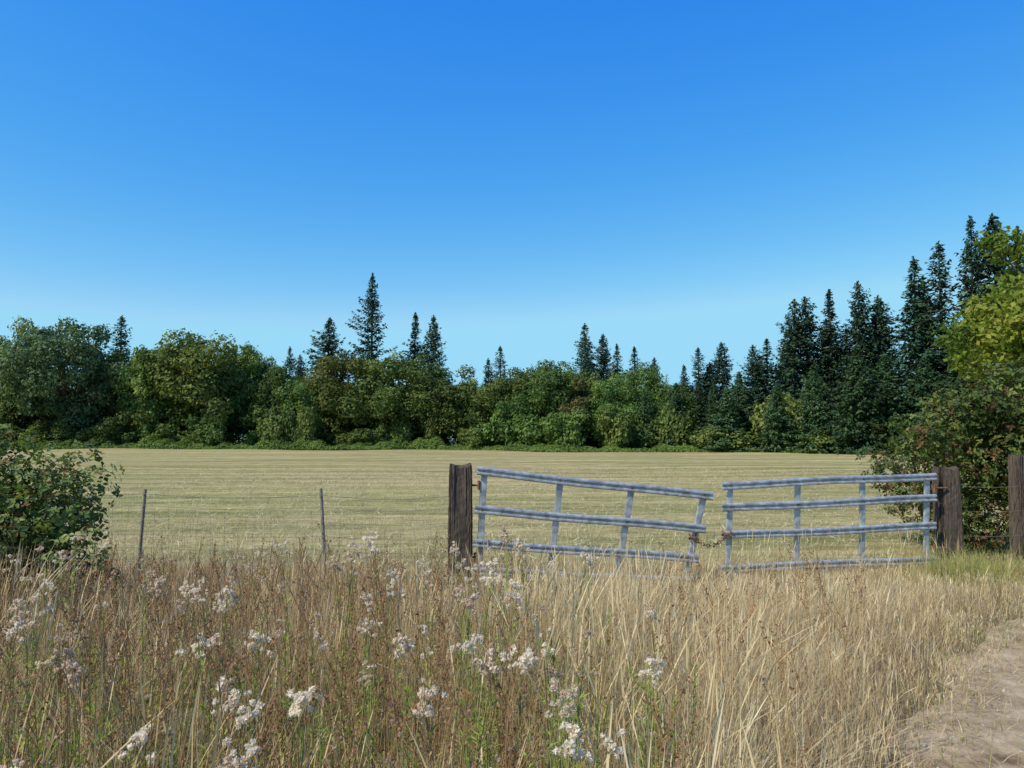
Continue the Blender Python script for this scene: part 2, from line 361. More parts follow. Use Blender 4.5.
# ------------------------------------------------------------------ ground
def ground_mat(name):
    m, nt, nd, lk = new_mat(name)
    g = nd.new('ShaderNodeNewGeometry')
    def noise(scale, mapsc=None, rot=0, detail=6, rough=0.6):
        mp = nd.new('ShaderNodeMapping'); lk.new(g.outputs['Position'], mp.inputs[0])
        if mapsc: mp.inputs['Scale'].default_value = mapsc
        mp.inputs['Rotation'].default_value = (0,0,rot)
        n = nd.new('ShaderNodeTexNoise'); n.inputs['Scale'].default_value=scale; n.inputs['Detail'].default_value=detail; n.inputs['Roughness'].default_value=rough
        lk.new(mp.outputs[0], n.inputs[0]); return n
    def mix(fac, a, b, blend='MIX'):
        x = nd.new('ShaderNodeMix'); x.data_type='RGBA'; x.blend_type=blend
        if isinstance(fac,float): x.inputs[0].default_value=fac
        else: lk.new(fac, x.inputs[0])
        for s,i in ((a,6),(b,7)):
            if isinstance(s,tuple): x.inputs[i].default_value=(*s,1)
            else: lk.new(s, x.inputs[i])
        return x.outputs[2]
    n1 = noise(1.6, (0.6,1.6,1), 0.1, detail=12, rough=0.85); r1 = ramp(nd,[(0.38,(0.19,0.175,0.08)),(0.5,(0.37,0.315,0.165)),(0.63,(0.54,0.45,0.27))]); lk.new(n1.outputs[0], r1.inputs[0])
    n2 = noise(1.0, (0.03,0.45,1), math.radians(7), 5, 0.7); r2 = ramp(nd,[(0.38,(0.60,0.63,0.52)),(0.5,(0.95,0.93,0.88)),(0.62,(1.18,1.12,1.06))]); lk.new(n2.outputs[0], r2.inputs[0])
    field = mix(0.95, r1.outputs[0], r2.outputs[0], 'MULTIPLY')
    n3 = noise(0.05, (1,1.8,1), 0.4, 4); r3 = ramp(nd,[(0.4,(0.84,0.91,0.76)),(0.6,(1.06,1.02,1.0))]); lk.new(n3.outputs[0], r3.inputs[0])
    field = mix(1.0, field, r3.outputs[0], 'MULTIPLY')
    mp = nd.new('ShaderNodeMapping'); lk.new(g.outputs['Position'], mp.inputs[0]); mp.inputs['Rotation'].default_value=(0,0,math.radians(-9))
    wv = nd.new('ShaderNodeTexWave'); wv.bands_direction='Y'; wv.inputs['Scale'].default_value=0.11; wv.inputs['Distortion'].default_value=1.6; wv.inputs['Detail'].default_value=3; wv.inputs['Detail Scale'].default_value=0.4
    lk.new(mp.outputs[0], wv.inputs[0]); r5=ramp(nd,[(0.0,(0.82,0.86,0.78)),(0.5,(1.0,1.0,1.0)),(1.0,(1.08,1.05,1.03))]); lk.new(wv.outputs[0], r5.inputs[0])
    field = mix(0.9, field, r5.outputs[0], 'MULTIPLY')
    n4 = noise(9, detail=10, rough=0.8); r4 = ramp(nd,[(0.3,(0.08,0.055,0.03)),(0.55,(0.22,0.16,0.09)),(0.75,(0.36,0.28,0.17))]); lk.new(n4.outputs[0], r4.inputs[0])
    sep = nd.new('ShaderNodeSeparateXYZ'); lk.new(g.outputs['Position'], sep.inputs[0])
    mr = nd.new('ShaderNodeMapRange'); mr.inputs[1].default_value=8.6; mr.inputs[2].default_value=10.5; lk.new(sep.outputs['Y'], mr.inputs[0])
    col = mix(mr.outputs[0], r4.outputs[0], field)
    p = nd.new('ShaderNodeBsdfPrincipled'); p.inputs['Roughness'].default_value=1; p.inputs['Specular IOR Level'].default_value=0.05
    lk.new(col, p.inputs['Base Color'])
    nb = noise(14, detail=8, rough=0.8); bp = nd.new('ShaderNodeBump'); bp.inputs['Strength'].default_value=0.7; bp.inputs['Distance'].default_value=0.05
    lk.new(nb.outputs[0], bp.inputs['Height']); lk.new(bp.outputs[0], p.inputs['Normal'])
    o = nd.new('ShaderNodeOutputMaterial'); lk.new(p.outputs[0], o.inputs[0])
    return m
M_ground = ground_mat('dry_ground')
def grid(name, xs, ys, zf, mat):
    X,Y=np.meshgrid(xs,ys); Z=zf(X,Y); V=np.stack([X,Y,Z],-1).reshape(-1,3); nx=len(xs); ny=len(ys)
    i=np.arange((ny-1)*(nx-1)); r=i//(nx-1); c=i%(nx-1); a=r*nx+c
    F=np.stack([a,a+1,a+nx+1,a+nx],1); acc=Acc(); acc.add(V,F,0.5,0)
    return obj(name, acc.mesh(name,[mat],True))
def gz(X,Y):
    f=np.clip((Y-14)/30,0,1)
    return f*(0.10*np.sin(X*0.11+1)*np.sin(Y*0.13)+0.06*np.sin(X*0.31)*np.sin(Y*0.23+2))
xs=np.concatenate([[-900,-400,-200],np.arange(-130,131,2.5),[200,400,900]]); ys=np.concatenate([[-300,-100,-30],np.arange(-10,150,2.5),[200,400,900,1500]])
grid('hay_field_ground', xs, ys, gz, M_ground)
m,nt,nd,lk=new_mat('forest_floor')
nz=nd.new('ShaderNodeTexNoise'); nz.inputs['Scale'].default_value=1.5; nz.inputs['Detail'].default_value=6
rp=ramp(nd,[(0.3,(0.03,0.035,0.015)),(0.7,(0.07,0.08,0.03))]); lk.new(nz.outputs[0],rp.inputs[0])
p=nd.new('ShaderNodeBsdfPrincipled'); p.inputs['Roughness'].default_value=1; lk.new(rp.outputs[0],p.inputs['Base Color']); o=nd.new('ShaderNodeOutputMaterial'); lk.new(p.outputs[0],o.inputs[0])
fx=np.arange(-130,131,4.0); acc=Acc()
V=[];F=[]
for i,x in enumerate(fx): V += [(x,edge_y(x),0.2),(x,600,0.2)]
for i in range(len(fx)-1): F.append((2*i,2*i+2,2*i+3,2*i+1))
acc.add(V,F,0.5,0); obj('woodland_floor', acc.mesh('woodland_floor',[m]))

# dirt path
pc_pts=np.array([(1.65,-2.0),(1.95,1.0),(2.3,2.6),(2.8,3.9),(3.9,5.3),(5.15,6.5),(6.7,7.3),(9,7.9),(14,8.5)])
pt=np.linspace(0,1,120); seg=np.concatenate([[0],np.cumsum(np.linalg.norm(np.diff(pc_pts,axis=0),axis=1))]); seg/=seg[-1]
cx=np.interp(pt,seg,pc_pts[:,0]); cy=np.interp(pt,seg,pc_pts[:,1])
for _ in range(6):
    cx[1:-1]=(cx[:-2]+cx[1:-1]*2+cx[2:])/4; cy[1:-1]=(cy[:-2]+cy[1:-1]*2+cy[2:])/4
PW=0.62
def path_dist(x,y):
    dmin=np.full(x.shape,1e9)
    for i in range(0,120): dmin=np.minimum(dmin,np.hypot(x-cx[i],y-cy[i]))
    return dmin
m,nt,nd,lk=new_mat('dirt_path')
g=nd.new('ShaderNodeNewGeometry')
nz=nd.new('ShaderNodeTexNoise'); nz.inputs['Scale'].default_value=3.0; nz.inputs['Detail'].default_value=14; nz.inputs['Roughness'].default_value=0.8; lk.new(g.outputs['Position'],nz.inputs[0])
rp=ramp(nd,[(0.36,(0.17,0.115,0.065)),(0.46,(0.36,0.26,0.155)),(0.56,(0.50,0.38,0.24)),(0.68,(0.62,0.49,0.33))]); lk.new(nz.outputs[0],rp.inputs[0])
vo=nd.new('ShaderNodeTexVoronoi'); vo.inputs['Scale'].default_value=60; lk.new(g.outputs['Position'],vo.inputs[0])
r2=ramp(nd,[(0.0,(1.15,1.12,1.1)),(0.35,(0.95,0.95,0.95)),(1,(0.8,0.78,0.75))]); lk.new(vo.outputs['Distance'],r2.inputs[0])
mx=nd.new('ShaderNodeMix'); mx.data_type='RGBA'; mx.blend_type='MULTIPLY'; mx.inputs[0].default_value=0.8; lk.new(rp.outputs[0],mx.inputs[6]); lk.new(r2.outputs[0],mx.inputs[7])
p=nd.new('ShaderNodeBsdfPrincipled'); p.inputs['Roughness'].default_value=1; p.inputs['Specular IOR Level'].default_value=0.05; lk.new(mx.outputs[2],p.inputs['Base Color'])
bp=nd.new('ShaderNodeBump'); bp.inputs['Strength'].default_value=0.9; bp.inputs['Distance'].default_value=0.04; lk.new(nz.outputs[0],bp.inputs['Height']); lk.new(bp.outputs[0],p.inputs['Normal'])
o=nd.new('ShaderNodeOutputMaterial'); lk.new(p.outputs[0],o.inputs[0])
tx=np.gradient(cx); ty=np.gradient(cy); nl_=np.hypot(tx,ty); nxn=-ty/nl_; nyn=tx/nl_
acc=Acc(); V=[]
cols=9
for i in range(120):
    wl=PW+0.18+0.07*np.sin(i*0.7)+R.normal()*0.03; wr=PW+0.18+0.07*np.sin(i*0.5+2)+R.normal()*0.03
    for c in range(cols):
        u=-1+2*c/(cols-1); w=wl if u>0 else wr
        edge=abs(u)
        V.append((cx[i]+nxn[i]*w*u, cy[i]+nyn[i]*w*u, 0.004+0.012*(edge<0.99)*abs(np.sin(i*0.9+c*2.1))))
F=[]
for i in range(119):
    for c in range(cols-1): a=i*cols+c; F.append((a,a+1,a+cols+1,a+cols))
acc.add(V,F,0.5,0)
obj('dirt_path', acc.mesh('dirt_path',[m],True))
acc=Acc(); n=1800
i=R.integers(0,120,n); u=R.uniform(-0.7,0.7,n); X=cx[i]+nxn[i]*u+R.normal(size=n)*0.05; Y=cy[i]+nyn[i]*u+R.normal(size=n)*0.05
base=np.array([(1,0,0),(0,1,0),(-1,0,0),(0,-1,0),(0.7,0,.7),(0,0.7,.7),(-.7,0,.7),(0,-.7,.7)])
s=R.uniform(0.003,0.013,n)*1.0
V=(base[None]*s[:,None,None]*R.uniform(0.7,1.3,(n,8,1)))+np.stack([X,Y,np.full(n,0.008)],1)[:,None,:]
F0=np.array([(0,1,5,4),(1,2,6,5),(2,3,7,6),(3,0,4,7),(4,5,6,7)])
F=(F0[None]+8*np.arange(n)[:,None,None]).reshape(-1,4)
acc.add(V.reshape(-1,3),F,np.repeat(R.uniform(size=n),8),0)
M_peb=foliage_mat('pebble_stone',[(0.16,0.13,0.10),(0.32,0.27,0.21),(0.45,0.40,0.33)],0)
obj('path_pebbles', acc.mesh('pebbles',[M_peb],True))

# ------------------------------------------------------------------ grass
def blades(acc, X, Y, Hh, w, lean, T, mi=0, prof=(1,0.85,0.55,0.1), lev=(0,0.4,0.75,1), bend=0.5, Z0=0.0, tip_t=0.0, wind=0.0):
    n=len(X); az=R.uniform(0,2*np.pi,n); fa=az+R.normal(size=n)*0.9+1.57
    ln=lean*np.abs(R.normal(size=n))
    V=[]; TT=[]
    for l,pf in zip(lev,prof):
        off=ln*Hh*(l*(1-bend)+bend*l**2.2)
        z=Hh*l*(1-0.25*np.minimum(ln,1.5)*l)
        ww=w*pf*0.5
        cxx=X+np.cos(az)*off+wind*Hh*l**2; cyy=Y+np.sin(az)*off
        V.append(np.stack([cxx-np.cos(fa)*ww, cyy-np.sin(fa)*ww, z+Z0],1)); V.append(np.stack([cxx+np.cos(fa)*ww, cyy+np.sin(fa)*ww, z+Z0],1))
        tv=np.clip(T+tip_t*l,0,1); TT += [tv,tv]
    k=len(lev); V=np.stack(V,1).reshape(-1,3); TT=np.stack(TT,1).reshape(-1)
    b=2*k*np.arange(n)
    F=np.concatenate([np.stack([b+2*j,b+2*j+1,b+2*j+3,b+2*j+2],1) for j in range(k-1)])
    acc.add(V,F,TT,mi)
def wobble(x,y,s,ph=0):
    return 0.5+0.25*np.sin(x*s+ph+1.3*np.sin(y*s*0.7+ph))+0.25*np.sin(y*s*1.3+2*ph+1.1*np.sin(x*s*0.9))
def fence_y(x):
    return np.interp(x,[-12,-4.2,-2.1,-0.55,2.0,2.5,5.3,8],[9.2,8.8,8.6,8.4,8.7,9.0,9.6,9.8])
def sample(n, y0=1.0, y1=9.9, ex=1.6, clump=0.0, pd=0.0):
    Y=np.sqrt(R.uniform((y0)**2,y1**2,n)); X=R.uniform(-1,1,n)*(0.75*Y+ex)
    if clump>0:
        k=max(1,n//18); ci=R.integers(0,k,n); X=X[:k][ci]+R.normal(size=n)*clump; Y=Y[:k][ci]+R.normal(size=n)*clump
    keep=(path_dist(X,Y)>PW-0.05+pd+R.uniform(0,0.3,len(X)))&(Y<fence_y(X)+0.9)&(Y>0.8)
    return X[keep],Y[keep]
def hcap(X,Y):
    c=1.63-0.180*np.maximum(Y,1)
    c=np.minimum(c,0.76)*(0.62+0.60*wobble(X,Y,2.6,0.5))
    nearp=np.clip((path_dist(X,Y)-PW)/0.9,0.14,1)
    return np.maximum(c,0.16)*nearp
acc=Acc()
X,Y=sample(115000,clump=0.055); H=hcap(X,Y)*R.uniform(0.3,0.97,len(X))
left=np.clip(0.5-X*0.35,0,1)
T=np.clip(0.68-0.30*left*wobble(X,Y,1.6)+R.normal(size=len(X))*0.22-0.22*(wobble(X,Y,2.2,1)>0.72),0,1)
blades(acc,X,Y,H,R.uniform(0.0016,0.0042,len(X)),0.58,T,0,wind=0.06)
X,Y=sample(60000); H=hcap(X,Y)*R.uniform(0.12,0.45,len(X))
blades(acc,X,Y,H,R.uniform(0.003,0.006,len(X)),0.9,np.clip(0.45+R.normal(size=len(X))*0.25,0,1),0,prof=(1,0.7,0.1),lev=(0,0.55,1))
X,Y=sample(14000); H=hcap(X,Y)*R.uniform(0.5,1.15,len(X))
blades(acc,X,Y,H,R.uniform(0.002,0.0045,len(X)),1.2,np.clip(0.65+R.normal(size=len(X))*0.2,0,1),0,bend=0.85)
X,Y=sample(32000,clump=0.08); H=hcap(X,Y)*R.uniform(0.75,1.25,len(X))
T=np.clip(0.70-0.35*np.clip(0.4-X*0.4,0,1)*wobble(X,Y,1.3,3)+R.normal(size=len(X))*0.17,0,1)
blades(acc,X,Y,H,R.uniform(0.004,0.009,len(X)),0.30,T,0,prof=(0.24,0.22,0.2,0.9,0.6,0.1),lev=(0,0.4,0.74,0.83,0.92,1),bend=0.7,wind=0.05)
n=1100; X=R.uniform(-5,5,n); Y=fence_y(X)-np.abs(R.normal(size=n))*1.2-0.05; k=path_dist(X,Y)>PW+0.3; X=X[k];Y=Y[k]
blades(acc,X,Y,R.uniform(0.25,0.66,len(X)),R.uniform(0.005,0.010,len(X)),0.25,np.clip(0.6+R.normal(size=len(X))*0.2,0,1),0,prof=(0.3,0.28,0.26,0.9,0.6,0.1),lev=(0,0.4,0.74,0.83,0.92,1),bend=0.7)
n=6500; i=R.integers(0,120,n); u=np.where(R.uniform(size=n)<0.5,1,-1)*(PW+0.05-np.abs(R.normal(size=n))*0.18)
blades(acc,cx[i]+nxn[i]*u+R.normal(size=n)*0.05,cy[i]+nyn[i]*u+R.normal(size=n)*0.05,R.uniform(0.02,0.12,n),R.uniform(0.002,0.004,n),1.6,np.clip(R.normal(size=n)*0.2+0.6,0,1),0)
obj('dry_grass', acc.mesh('dry_grass',[M_grass]))
acc=Acc()
X,Y=sample(15000,clump=0.09); k=wobble(X,Y,1.1,2)>0.42; X=X[k];Y=Y[k]
blades(acc,X,Y,hcap(X,Y)*R.uniform(0.3,0.8,len(X)),R.uniform(0.0025,0.005,len(X)),0.45,np.clip(R.uniform(0,1,len(X)),0,1),0)
n=1500; X=4.95+R.normal(size=n)*0.25; Y=8.6+R.normal(size=n)*0.25
blades(acc,X,Y,R.uniform(0.12,0.48,n),R.uniform(0.003,0.006,n),0.6,R.uniform(0.4,1,n),0)
n=1200; X=6.2+R.normal(size=n)*0.6; Y=8.9+R.normal(size=n)*0.35
blades(acc,X,Y,R.uniform(0.08,0.38,n),R.uniform(0.003,0.006,n),0.6,R.uniform(0.2,0.9,n),0)
n=4200; i=R.integers(0,120,n); sd=np.where(R.uniform(size=n)<0.6,1,-1); u=sd*(PW+0.08+R.normal(size=n)*0.14)
blades(acc,cx[i]+nxn[i]*u+R.normal(size=n)*0.04,cy[i]+nyn[i]*u+R.normal(size=n)*0.04,R.uniform(0.02,0.09,n),R.uniform(0.004,0.008,n),0.9,R.uniform(0,0.8,n),0)
obj('green_grass', acc.mesh('green_grass',[M_ggrass]))
# stubble
acc=Acc(); n=170000
Y=9.0+33*R.uniform(size=n)**1.25; X=R.uniform(-1,1,n)*(0.75*Y+3)
cl=R.integers(0,n//9,n); X=X[cl]+R.normal(size=n)*0.09; Y=Y[cl]+R.normal(size=n)*0.07
k=(Y>fence_y(X)+0.25)&(wobble(X*0.4,Y,2.4,0.3)+R.normal(size=n)*0.3>0.42); X=X[k];Y=Y[k]
H=R.uniform(0.02,0.09,len(X))*np.where(Y<11,1.4,1)
blades(acc,X,Y,H,R.uniform(0.003,0.008,len(X))*(1+Y*0.03),1.1,np.clip(0.46+R.normal(size=len(X))*0.34+0.35*(wobble(X,Y,0.8)-0.5),0,1),0,prof=(1,0.7,0.2),lev=(0,0.5,1))
n=22000; Y=9.5+30*R.uniform(size=n)**1.2; X=R.uniform(-1,1,n)*(0.75*Y+3)
C=np.stack([X,Y,R.uniform(0.01,0.05,n)],1)
leaves(acc,C,np.tile([0,0,1.],(n,1))+R.normal(size=(n,3))*0.3,R.uniform(0.05,0.14,n),0.05,np.clip(R.normal(size=n)*0.2+0.8,0,1))
obj('hay_stubble', acc.mesh('stubble',[M_stub]))

# ------------------------------------------------------------------ weeds
def fluffball(acc, c, r, tone=0.6, n=32):
    Dd=unit(R.normal(size=(n,3))+np.array([0,0,0.35])); 
    C=c+Dd*r*(0.35+0.35*R.uniform(size=n))[:,None]
    N=np.cross(Dd,R.normal(size=(n,3)))+Dd*R.normal(size=(n,1))*0.8
    leaves(acc,C,N,r*0.5*R.uniform(0.6,1.2,n),0.5,np.clip(R.uniform(-0.3,0.35,n)+tone,0,1),2,tdir=Dd+R.normal(size=(n,3))*0.4)
def fluff_weed(acc, x, y, h, nb=7, br=0.011, leafy=1.0, tone=None):
    lean=R.normal(size=2)*0.07*h
    if tone is None: tone=R.uniform(0.4,1.0)
    k=8; t=np.linspace(0,1,k); P=np.stack([x-lean[0]+lean[0]*t**1.5, y-lean[1]+lean[1]*t**1.5, h*0.9*t],1)
    tg=R.uniform(0.4,1)
    tube(acc,P,np.linspace(0.004,0.0018,k),4,tg,1)
    n=int(36*leafy*h); tp=R.uniform(0.1,0.95,n); ip=np.stack([np.interp(tp,t,P[:,q]) for q in range(3)],1)
    az=R.uniform(0,6.28,n); td=np.stack([np.cos(az),np.sin(az),R.uniform(0.3,1.1,n)],1); s=R.uniform(0.018,0.038,n)*(1.15-0.5*tp)
    leaves(acc,ip+unit(td)*s[:,None],np.stack([-np.cos(az)*0.6,-np.sin(az)*0.6,np.ones(n)],1)+R.normal(size=(n,3))*0.2,s,0.22,R.uniform(0.1,1,n),0,tdir=td,fold=0.05)
    for b in range(nb):
        a=R.uniform(0,6.28); t0=R.uniform(0.72,1.0); p0=np.array([np.interp(t0,t,P[:,q]) for q in range(3)])
        rr=R.uniform(0.005,0.04); p1=np.array([P[-1][0]+np.cos(a)*rr, P[-1][1]+np.sin(a)*rr, h*R.uniform(0.91,1.02)])
        tube(acc,curve_pts(p0,p1,4,0.05,-0.1),[0.0016,0.0014,0.0012,0.001],3,tg,1)
        for q in range(R.integers(2,5)):
            c=p1+R.normal(size=3)*np.array([0.012,0.012,0.008]); fluffball(acc,c,br*R.uniform(0.6,1.3),tone)
acc=Acc()
FW=[(-1.90,3.0,.90),(-2.1,3.3,.90),(-1.98,2.9,.86),(-1.6,2.8,.84),(-1.5,2.7,.80),(-1.12,2.8,.88),(-.96,3.0,.86),(-.83,2.3,.89),(-.78,2.25,.86),(-.65,1.9,.85),(-.68,1.95,.80),(-1.24,2.0,.76),
    (-.63,2.4,.81),(-.27,2.5,.79),(-.44,3.0,.82),(-.07,2.6,.89),(.03,2.65,.88),(0,3.2,.98),(-.2,3.4,.93),(.12,2.7,.92),(.15,2.3,.87),(.16,2.0,.84),(.28,2.2,.76),(.57,3.2,.95),(.5,2.8,.80),
    (-.82,4,1.05),(-.72,4.1,1.08),(-.9,4,.97),(-.65,4.2,.92),(-1.65,4,.85),(-1.5,4.1,.83),(-1.9,4.2,.84),(-.02,4,1.12),(.05,4.1,1.05),(-.3,4.3,.98),(-1.3,3.6,.88),(-2.5,4.2,.85),(-.55,3.6,.95),(-2.3,3.0,.82),(-.15,2.9,.86),(-.1,3.7,1.0),(.02,3.6,.93),(-.45,4.0,.98),(-1.05,2.2,.76)]
for (x,y,h) in FW: fluff_weed(acc,x,y,h,nb=R.integers(4,10),br=0.0132)
for i in range(85):
    y=R.uniform(2.4,6); x=R.uniform(-0.7*y-0.3,0.08*y+0.2)
    fluff_weed(acc,x,y,min(0.98,(1.66-0.16*y))*R.uniform(0.75,1.1),nb=R.integers(1,6),br=0.0105,tone=R.uniform(0.2,0.85))
for i in range(190):
    y=R.uniform(1.7,4.6); x=R.choice([-0.28,-0.6,-0.48,0.0,0.12])*y+R.normal()*0.22
    fluff_weed(acc,x,y,min(0.9,1.5-0.17*y)*R.uniform(0.6,1.04),nb=1,br=0.006,leafy=2.4,tone=0.2)
obj('fluffy_seed_weeds', acc.mesh('fluffy_seed_weeds',[M_weedg,M_stem,M_fluff]))
acc=Acc()
for i in range(460):
    y=R.uniform(2.0,7.0); x=R.uniform(-0.62*y-0.3,0.02*y); 
    if R.uniform()<0.10: x=R.uniform(0,0.45*y)
    h=min(0.92,1.62-0.165*y)*R.uniform(0.7,1.18); lean=R.normal(size=2)*0.1*h
    if abs(path_dist(np.array([x]),np.array([y]))[0])<PW+0.3: continue
    t=np.linspace(0,1,5); P=np.stack([x+lean[0]*t**1.6,y+lean[1]*t**1.6,h*t],1)
    tube(acc,P,np.linspace(0.003,0.0012,5),3,R.uniform(0,0.4),1)
    for b in range(R.integers(4,9)):
        t0=R.uniform(0.5,0.95); p0=np.array([np.interp(t0,t,P[:,q]) for q in range(3)]); a=R.uniform(0,6.28); L=h*R.uniform(0.08,0.2)
        p1=p0+np.array([np.cos(a)*L*0.5,np.sin(a)*L*0.5,L]); tube(acc,curve_pts(p0,p1,3,0.05),[0.0014,0.0012,0.0008],3,0.2,1)
        n=9; tt=R.uniform(0.3,1,n)[:,None]
        leaves(acc,p0*(1-tt)+p1*tt+R.normal(size=(n,3))*0.006,R.normal(size=(n,3)),R.uniform(0.004,0.008,n),0.6,R.uniform(0,1,n),0)
obj('red_brown_weeds', acc.mesh('red_brown_weeds',[M_rw,M_stem]))

# ------------------------------------------------------------------ posts
def wood_post(name, x, y, h, wx, wy, lean=(0,0), mat=M_post, rot=0.1, parent=None):
    acc=Acc(); k=56; L=36; th=np.arange(k)*2*np.pi/k
    c=np.cos(th); s=np.sin(th); pw=0.16
    bx=np.sign(c)*np.abs(c)**(pw*2.2); by=np.sign(s)*np.abs(s)**(pw*2.2)
    groove=R.normal(size=k)*0.005; deep=(R.uniform(size=k)<0.18)*R.uniform(0.010,0.026,k)
    V=[]; Ph=R.uniform(0,6.28,k)
    for i in range(L):
        z=-0.2+(h+0.2)*i/(L-1)
        off=1-(groove+deep*(0.6+0.4*np.sin(z*5+Ph))+0.002*R.normal(size=k))/(wx*0.5)
        sc=1-0.02*z+0.02*np.sin(z*4+x)
        if i>=L-2: sc*=0.975-0.02*(i==L-1)
        px=bx*wx/2*off*sc; py_=by*wy/2*off*sc
        zz=np.full(k,z)
        if i>L-6: zz=z-np.maximum(0,(deep>0)*0.02)*((i-(L-6))/5)+ (0.012*np.sin(th*2+1)+0.008*np.sin(th*5))*((i-(L-6))/5)
        cr,sr=np.cos(rot),np.sin(rot)
        V.append(np.stack([px*cr-py_*sr+lean[0]*z, px*sr+py_*cr+lean[1]*z, zz],1))
    top=V[-1]; cen=top.mean(0)
    for f in (0.7,0.35,0.02): V.append(cen+(top-cen)*f*np.array([1,1,0.6])+np.array([0,0,-0.004*R.uniform()]))
    n=len(V); V=np.concatenate(V); F=[]
    for i in range(n-1):
        for j in range(k): F.append((i*k+j,i*k+(j+1)%k,(i+1)*k+(j+1)%k,(i+1)*k+j))
    acc.add(V,F,0.5,0)
    return obj(name, acc.mesh(name,[mat],False),(x,y,0),parent)
wood_post('wooden_gate_post', -0.56, 8.42, 1.31, 0.255, 0.22, (0.0,0.0))
wood_post('wooden_gate_post', 5.42, 9.65, 1.235, 0.27, 0.24, (-0.01,0.0), rot=-0.15)
wood_post('wooden_fence_post', 6.40, 9.75, 1.38, 0.24, 0.22, (0.01,0), rot=0.2)

# ------------------------------------------------------------------ gates
PROF=np.array([(0.004,.050),(-.016,.047),(-.028,.036),(-.028,.020),(-.010,.006),(-.010,-.006),(-.028,-.020),(-.028,-.036),(-.016,-.047),(0.004,-.050)])
def profile_bar(acc, A, B, up, prof, segs=14, wob=0.004, mi=0):
    A=np.array(A,float);B=np.array(B,float); d=unit(B-A); up=unit(up-d*np.dot(up,d)); nrm=np.cross(d,up)
    back=prof[::-1]+np.array([0.0035,0]); 
    loop=np.concatenate([prof,back]); k=len(loop)
    V=[]; ph=R.uniform(0,6.28,2)
    for i in range(segs+1):
        t=i/segs; c=A+(B-A)*t+up*wob*np.sin(t*7+ph[0])+nrm*wob*np.sin(t*5+ph[1])
        V.append(c[None]+(-loop[:,0:1])*nrm[None]*1.0+loop[:,1:2]*up[None])
    V=np.concatenate(V);F=[]
    for i in range(segs):
        for j in range(k): F.append((i*k+j,i*k+(j+1)%k,(i+1)*k+(j+1)%k,(i+1)*k+j))
    h=len(prof)
    for i in (0,segs):
        for j in range(h-1): F.append((i*k+j,i*k+j+1,i*k+(k-2-j),i*k+(k-1-j)))
    acc.add(V,F,0.5,mi)
UP=np.array([(-0.002,.036),(-.004,.036),(-.020,.032),(-.022,.016),(-.022,-.016),(-.020,-.032),(-.004,-.036),(-0.002,-.036)])
def gate(name, TL, BL, TR, BR, fr_l, fr_r, ts):
    TL,BL,TR,BR=[np.array(v,float) for v in (TL,BL,TR,BR)]
    e=empty(name, tuple((TL+BL+TR+BR)/4)); off=np.array(e.location)
    for i,(a,b) in enumerate(zip(fr_l,fr_r)):
        acc=Acc(); A=TL*(1-a)+BL*a; B=TR*(1-b)+BR*b; dd=unit(B-A)
        profile_bar(acc, A-dd*0.03-off, B+dd*0.03-off, (TL-BL)*0.5+(TR-BR)*0.5, PROF*np.array([1,0.93]), wob=0.007)
        obj('rail_%d'%(i+1), acc.mesh(name+'rail',[M_galv]), (0,0,0), e)
    for i,t in enumerate(ts):
        acc=Acc(); T_=TL*(1-t)+TR*t; B_=BL*(1-t)+BR*t; d=unit(B_-T_)
        T_=T_-d*0.01+np.array([0,0.030,0]); B_=B_+d*0.02+np.array([0,0.030,0])
        profile_bar(acc, B_-off, T_-off, -np.array([1.,0.1,0]), UP, segs=6, wob=0.002)
        for a,b in zip(fr_l,fr_r):
            f=a*(1-t)+b*t; c=(TL*(1-t)+TR*t)*(1-f)+(BL*(1-t)+BR*t)*f-off
            tube(acc,[c+np.array([0,0.01,0]),c+np.array([0,-0.018,0]),c+np.array([0,-0.024,0])],[0.009,0.009,0.004],6,0.5,1)
        obj('upright_%d'%(i+1), acc.mesh(name+'upr',[M_galv,M_rust2]), (0,0,0), e)
    return e,off
e,off=gate('galvanised_farm_gate',(-0.35,8.36,1.238),(-0.405,8.36,0.173),(2.20,8.62,0.952),(1.97,8.62,0.02),(0,.385,.72,1),(0,.385,.735,1),(0.02,.345,.655,.975))
acc=Acc()
for f in (0.14,0.86):
    c=np.array((-0.35,8.36,1.238))*(1-f)+np.array((-0.405,8.36,0.173))*f-off
    tube(acc,[c+np.array([-0.16,0.02,0]),c+np.array([0.0,0.012,0])],0.011,8,0.5,0)
    tube(acc,[c+np.array([0,0.012,-0.05]),c+np.array([0,0.012,0.05])],0.017,8,0.5,0)
obj('hinges',acc.mesh('hinges',[M_rust2],True),(0,0,0),e)
e,off=gate('galvanised_farm_gate',(2.49,9.1,1.040),(2.45,9.1,0.075),(5.17,9.5,1.128),(5.13,9.5,0.12),(0,.27,.60,1),(0,.265,.60,1),(0.03,.345,.655,.97))
acc=Acc()
for f in (0.14,0.86):
    c=np.array((5.19,9.5,1.128))*(1-f)+np.array((5.15,9.5,0.12))*f-off
    tube(acc,[c+np.array([0.16,0.02,0]),c+np.array([0.0,0.012,0])],0.011,8,0.5,0)
    tube(acc,[c+np.array([0,0.012,-0.05]),c+np.array([0,0.012,0.05])],0.017,8,0.5,0)
obj('hinges',acc.mesh('hinges',[M_rust2],True),(0,0,0),e)
acc=Acc()
A=np.array((2.00,8.56,0.50)); B=np.array((2.50,9.06,0.47)); k=13
for i in range(k):
    t=i/(k-1); c=A*(1-t)+B*t-np.array([0,0,0.10*4*t*(1-t)]); dirv=unit(B-A); th=np.linspace(0,2*np.pi,11)
    o2=np.array([0,0,1.]) if i%2 else unit(np.cross(dirv,[0,0,1.]))
    tube(acc,c+np.cos(th)[:,None]*dirv*0.034+np.sin(th)[:,None]*o2*0.017,0.0055,5,0.5,0)
